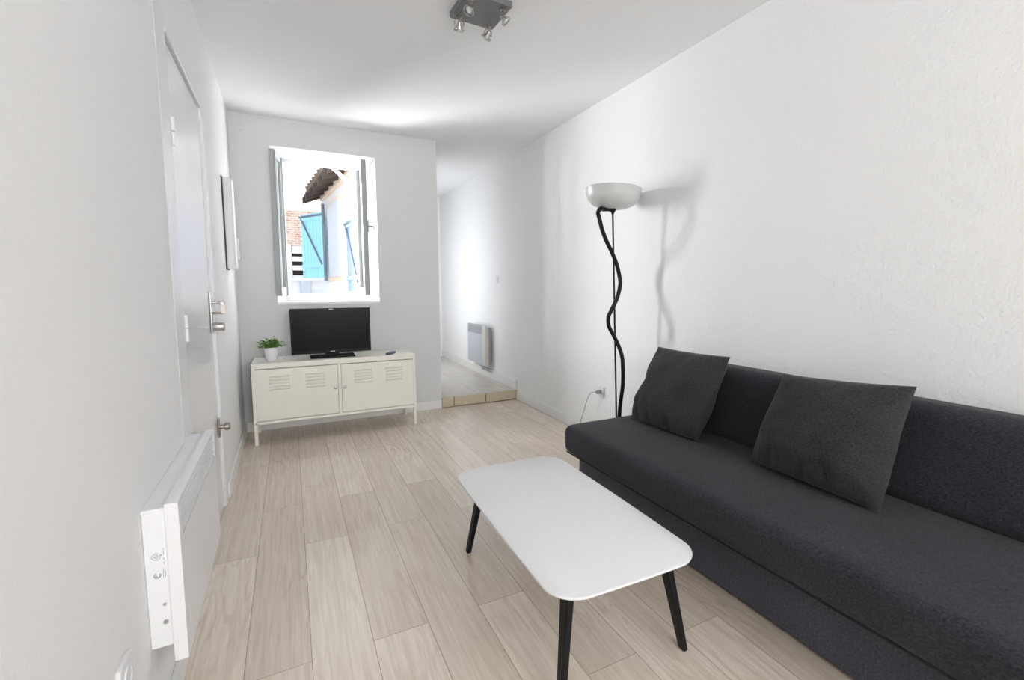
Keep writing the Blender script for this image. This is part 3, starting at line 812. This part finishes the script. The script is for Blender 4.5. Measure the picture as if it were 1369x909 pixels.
cab = [(1.868, 1.688), (1.838, 1.694), (1.80, 1.690), (1.764, 1.690), (1.735, 1.66), (1.742, 1.62), (1.765, 1.555), (1.805, 1.487), (1.858, 1.412), (1.900, 1.33), (1.920, 1.24), (1.912, 1.19), (1.885, 1.115), (1.845, 1.04), (1.826, .99), (1.838, .93), (1.876, .87), (1.912, .80), (1.934, .73), (1.940, .65), (1.942, .52), (1.943, .35), (1.945, .15), (1.94, .04)]
b = bmesh.new(); n = len(cab)
tube(b, catmull([(x - LX, -.022 * (1 if 2 < i < n - 3 else 0) + .012 * math.sin(i * .9), z) for i, (x, z) in enumerate(cab)], 6), .0135, 14)
build('gooseneck_arm', b, M['blackp'], t, smooth=True)

# ------------------------------------------------------------------ outside: neighbouring wing, eaves, shutters
def WX(y, off=0): return 1.205 - .08 * y - off     # courtyard face of the white wing
t = thing('neighbouring_building', (WX(7), 7, -.6), 'white rendered house wing with dark wooden eaves seen through the open window', 'building')
def rel(p): return (p[0] - WX(7), p[1] - 7, p[2] + .6)
def rp(bm_, outline, z0, z1):
    prism(bm_, [(x - WX(7), y - 7) for x, y in outline], z0 + .6, z1 + .6)
b = bmesh.new(); rp(b, [(WX(5.05), 5.05), (WX(8.9), 8.9), (WX(8.9) + .3, 8.9), (WX(5.05) + .16, 5.05)], -.6, 2.62); build('wall', b, M['stucco'], t)
# soffit and roof slope overhanging towards the courtyard
def sheared(bm_, y0, y1, o0, o1, zi0, zi1, th):
    pts = []
    for z in (0, th):
        for y in (y0, y1):
            for o, zz in ((o0, zi0), (o1, zi1)): pts.append(rel((WX(y, o), y, zz + z)))
    hexa(bm_, pts)
b = bmesh.new(); sheared(b, 5.15, 8.5, -.05, .27, 2.68, 2.55, .04); build('soffit', b, M['rafter'], t)
b = bmesh.new(); sheared(b, 5.1, 8.5, -.25, .25, 2.80, 2.60, .04)
for k in range(14):
    y = 5.2 + k * .25; tube(b, [rel((WX(y, -.25), y, 2.86)), rel((WX(y, .24), y, 2.68))], .04, 8)
build('roof', b, M['rooftile'], t, smooth=True)
for k in range(9):
    y = 5.25 + k * .4
    b = bmesh.new(); sheared(b, y, y + .08, .0, .29, 2.58, 2.46, .09); build('rafter', b, M['rafter'], t)
b = bmesh.new(); sheared(b, 5.1, 8.5, .0, .05, 2.52, 2.52, .10); build('wall_plate', b, M['beam'], t)
b = bmesh.new(); tube(b, [rel((WX(5.75, .01), 5.75, 2.20)), rel((WX(5.75, .30), 5.75, 2.46))], .02, 8); build('bracket', b, M['beam'], t)
# pale window surround with a darker opening strip beside the blue shutter
b = bmesh.new(); sheared(b, 7.05, 8.12, .0, .02, 1.28, 1.28, 1.12); build('window_surround', b, M['beam'], t)
b = bmesh.new(); sheared(b, 7.12, 8.02, .018, .03, 1.34, 1.34, 1.03); build('window_panel', b, M['metergrey'], t)

def shutter(p0, p1, z0, z1, mat, label, diag):
    """boards from the hinge p0 to the free edge p1 (plan points), iron brace on the side facing the window"""
    s = thing('window_shutter', (p0[0], p0[1], z0), label, 'shutter')
    dx, dy = p1[0] - p0[0], p1[1] - p0[1]; L_ = math.hypot(dx, dy); dx /= L_; dy /= L_; hh = z1 - z0
    nx_, ny_ = -dy, dx
    def R3(a, o, z): return (dx * a + nx_ * o, dy * a + ny_ * o, z)
    def slab(b, a, c, o0, o1, za, zb): hexa(b, [R3(a, o0, za), R3(a, o1, za), R3(c, o0, za), R3(c, o1, za), R3(a, o0, zb), R3(a, o1, zb), R3(c, o0, zb), R3(c, o1, zb)])
    b = bmesh.new(); nb = 7
    for k in range(nb): slab(b, L_ * k / nb + .004, L_ * (k + 1) / nb - .004, 0, .03, 0, hh)
    slab(b, 0, L_, .004, .02, .01, hh - .01)
    build('boards', b, mat, s)
    for z in (hh * .16, hh * .90):
        b = bmesh.new(); slab(b, 0, L_, .03, .045, z, z + .05); build('rail', b, mat, s)
    b = bmesh.new(); (ya, za), (yb, zb) = diag
    tube(b, [R3(ya * L_, .045, za * hh), R3(yb * L_, .045, zb * hh)], .013, 8)
    tube(b, [R3(0, .045, .96 * hh), R3(L_, .045, .96 * hh)], .016, 8)
    build('iron_brace', b, M['brace'], s)
    b = bmesh.new(); tube(b, [R3(-.02, .03, -.05), R3(-.02, .03, hh * 1.12)], .022, 8); build('hinge_post', b, M['brace'], s, smooth=True)
shutter((.505, 8.16), (.225, 8.70), 1.335, 2.31, M['shutter'], 'bright light blue wooden shutter standing out from the white wing under the eaves', ((.06, .2), (.94, .93)))
shutter((.715, 5.76), (.66, 6.45), 1.14, 1.975, M['shutter2'], 'pale lilac blue shutter on the white wing next to the open window sash', ((.04, .04), (.92, .93)))

# courtyard: ground, low wall with a meter box, fence slats, brick wall far behind
struct('ground', BM((-14, 16, 5.0, 30, -.75, -.6)), M['ground'])
t = thing('garden_wall', (-1.5, 11.2, -.6), 'low white garden wall at the end of the courtyard outside', 'wall')
build('masonry', BM((-4, 2.2, 0, .25, 0, 1.92)), M['stucco'], t); build('coping', BM((-4, 2.2, -.04, .29, 1.92, 1.97)), M['stucco'], t)
t = thing('meter_box', (.29, 11.2, .92), 'pale grey box fixed on the low white garden wall outside', 'box')
build('box_body', BM((-.10, .10, -.10, 0, 0, .40)), M['metergrey'], t, bevel=.01); build('box_door', BM((-.085, .085, -.11, -.10, .02, .38)), M['metergrey'], t, bevel=.004)
t = thing('louvered_screen', (.20, 12.5, -.85), 'white slatted screen with dark gaps beyond the garden wall', 'screen')
b = BM((-.22, -.12, 0, .1, 0, 3.0), (.20, .26, 0, .1, 0, 2.9))
for z in (1.96, 2.2, 2.42, 2.62, 2.8): box(b, -.13, .22, .0, .07, z, z + (.11 if z < 2.7 else .16))
build('slats', b, M['stucco'], t); build('dark_backing', BM((-.13, .22, .09, .12, 1.2, 2.85)), M['rafter'], t)
t = thing('brick_house', (-.6, 15.0, -.6), 'distant house wall of reddish brick and pale patches behind the courtyard', 'building')
build('brick_wall', BM((-2.5, 3.0, 0, .4, 0, 3.85)), M['brickw'], t)

# ------------------------------------------------------------------ daylight
world = bpy.data.worlds.new('World'); scene.world = world; world.use_nodes = True
nt = world.node_tree; bg = nt.nodes['Background']
tc = nt.nodes.new('ShaderNodeTexCoord'); sep = nt.nodes.new('ShaderNodeSeparateXYZ'); nt.links.new(tc.outputs['Generated'], sep.inputs[0])
rp_ = nt.nodes.new('ShaderNodeValToRGB'); nt.links.new(sep.outputs[2], rp_.inputs[0])
rp_.color_ramp.elements[0].position = 0; rp_.color_ramp.elements[0].color = (1, .99, .97, 1)
rp_.color_ramp.elements[1].position = .6; rp_.color_ramp.elements[1].color = (.80, .90, 1, 1)
nt.links.new(rp_.outputs[0], bg.inputs[0]); bg.inputs[1].default_value = 1.15

def area(name, loc, direction, sx, sy, power, col=(1, 1, 1), spread=180):
    l = bpy.data.lights.new(name, 'AREA'); l.shape = 'RECTANGLE'; l.size = sx; l.size_y = sy; l.energy = power; l.color = col
    l.spread = math.radians(spread)
    o = bpy.data.objects.new(name, l); COL.objects.link(o); o.location = loc
    o.rotation_euler = Vector(direction).to_track_quat('-Z', 'Y').to_euler(); return o
area('fill_light_rear', (.9, Y0 - .16, 1.825), (0, 1, .3), 1.85, 1.05, 66, (1, .998, 1), 140)  # unseen fill light added behind the camera to brighten the room
area('daylight_courtyard_window', (-.66, 5.46, 1.82), (.62, -.785, .02), .98, 1.2, 225, (.98, .99, 1), 170)
area('daylight_hall_window', (XC - .14, 6.15, 1.3), (1, 0, 0), 1.45, 1.75, 10.5, (.93, .965, 1))

# ------------------------------------------------------------------ camera
yaw, pitch, roll = .5073, .0903, -.0002
fpx, cx, cy, cz = 645.63, 747.21, 442.43, 1.188
fw = Vector((math.sin(yaw) * math.cos(pitch), math.cos(yaw) * math.cos(pitch), -math.sin(pitch)))
rt = Vector((math.cos(yaw), -math.sin(yaw), 0)); up = rt.cross(fw)
r2 = rt * math.cos(roll) + up * math.sin(roll); u2 = -rt * math.sin(roll) + up * math.cos(roll)
cam = bpy.data.cameras.new('Camera'); co = bpy.data.objects.new('Camera', cam); COL.objects.link(co)
m4 = Matrix.Identity(4)
for i in range(3): m4[i][0] = r2[i]; m4[i][1] = u2[i]; m4[i][2] = -fw[i]
m4[2][3] = cz
co.matrix_world = m4
cam.sensor_fit = 'HORIZONTAL'; cam.sensor_width = 36; cam.lens = fpx * 36 / 1369
cam.shift_x = -(cx - 684.5) / 1369; cam.shift_y = (cy - 454.5) / 1369
cam.clip_start = .02
scene.camera = co

vs = scene.view_settings; vs.view_transform = 'Standard'; vs.look = 'None'; vs.gamma = 1; vs.exposure = 0.46; vs.use_curve_mapping = False
scene.display_settings.display_device = 'sRGB'
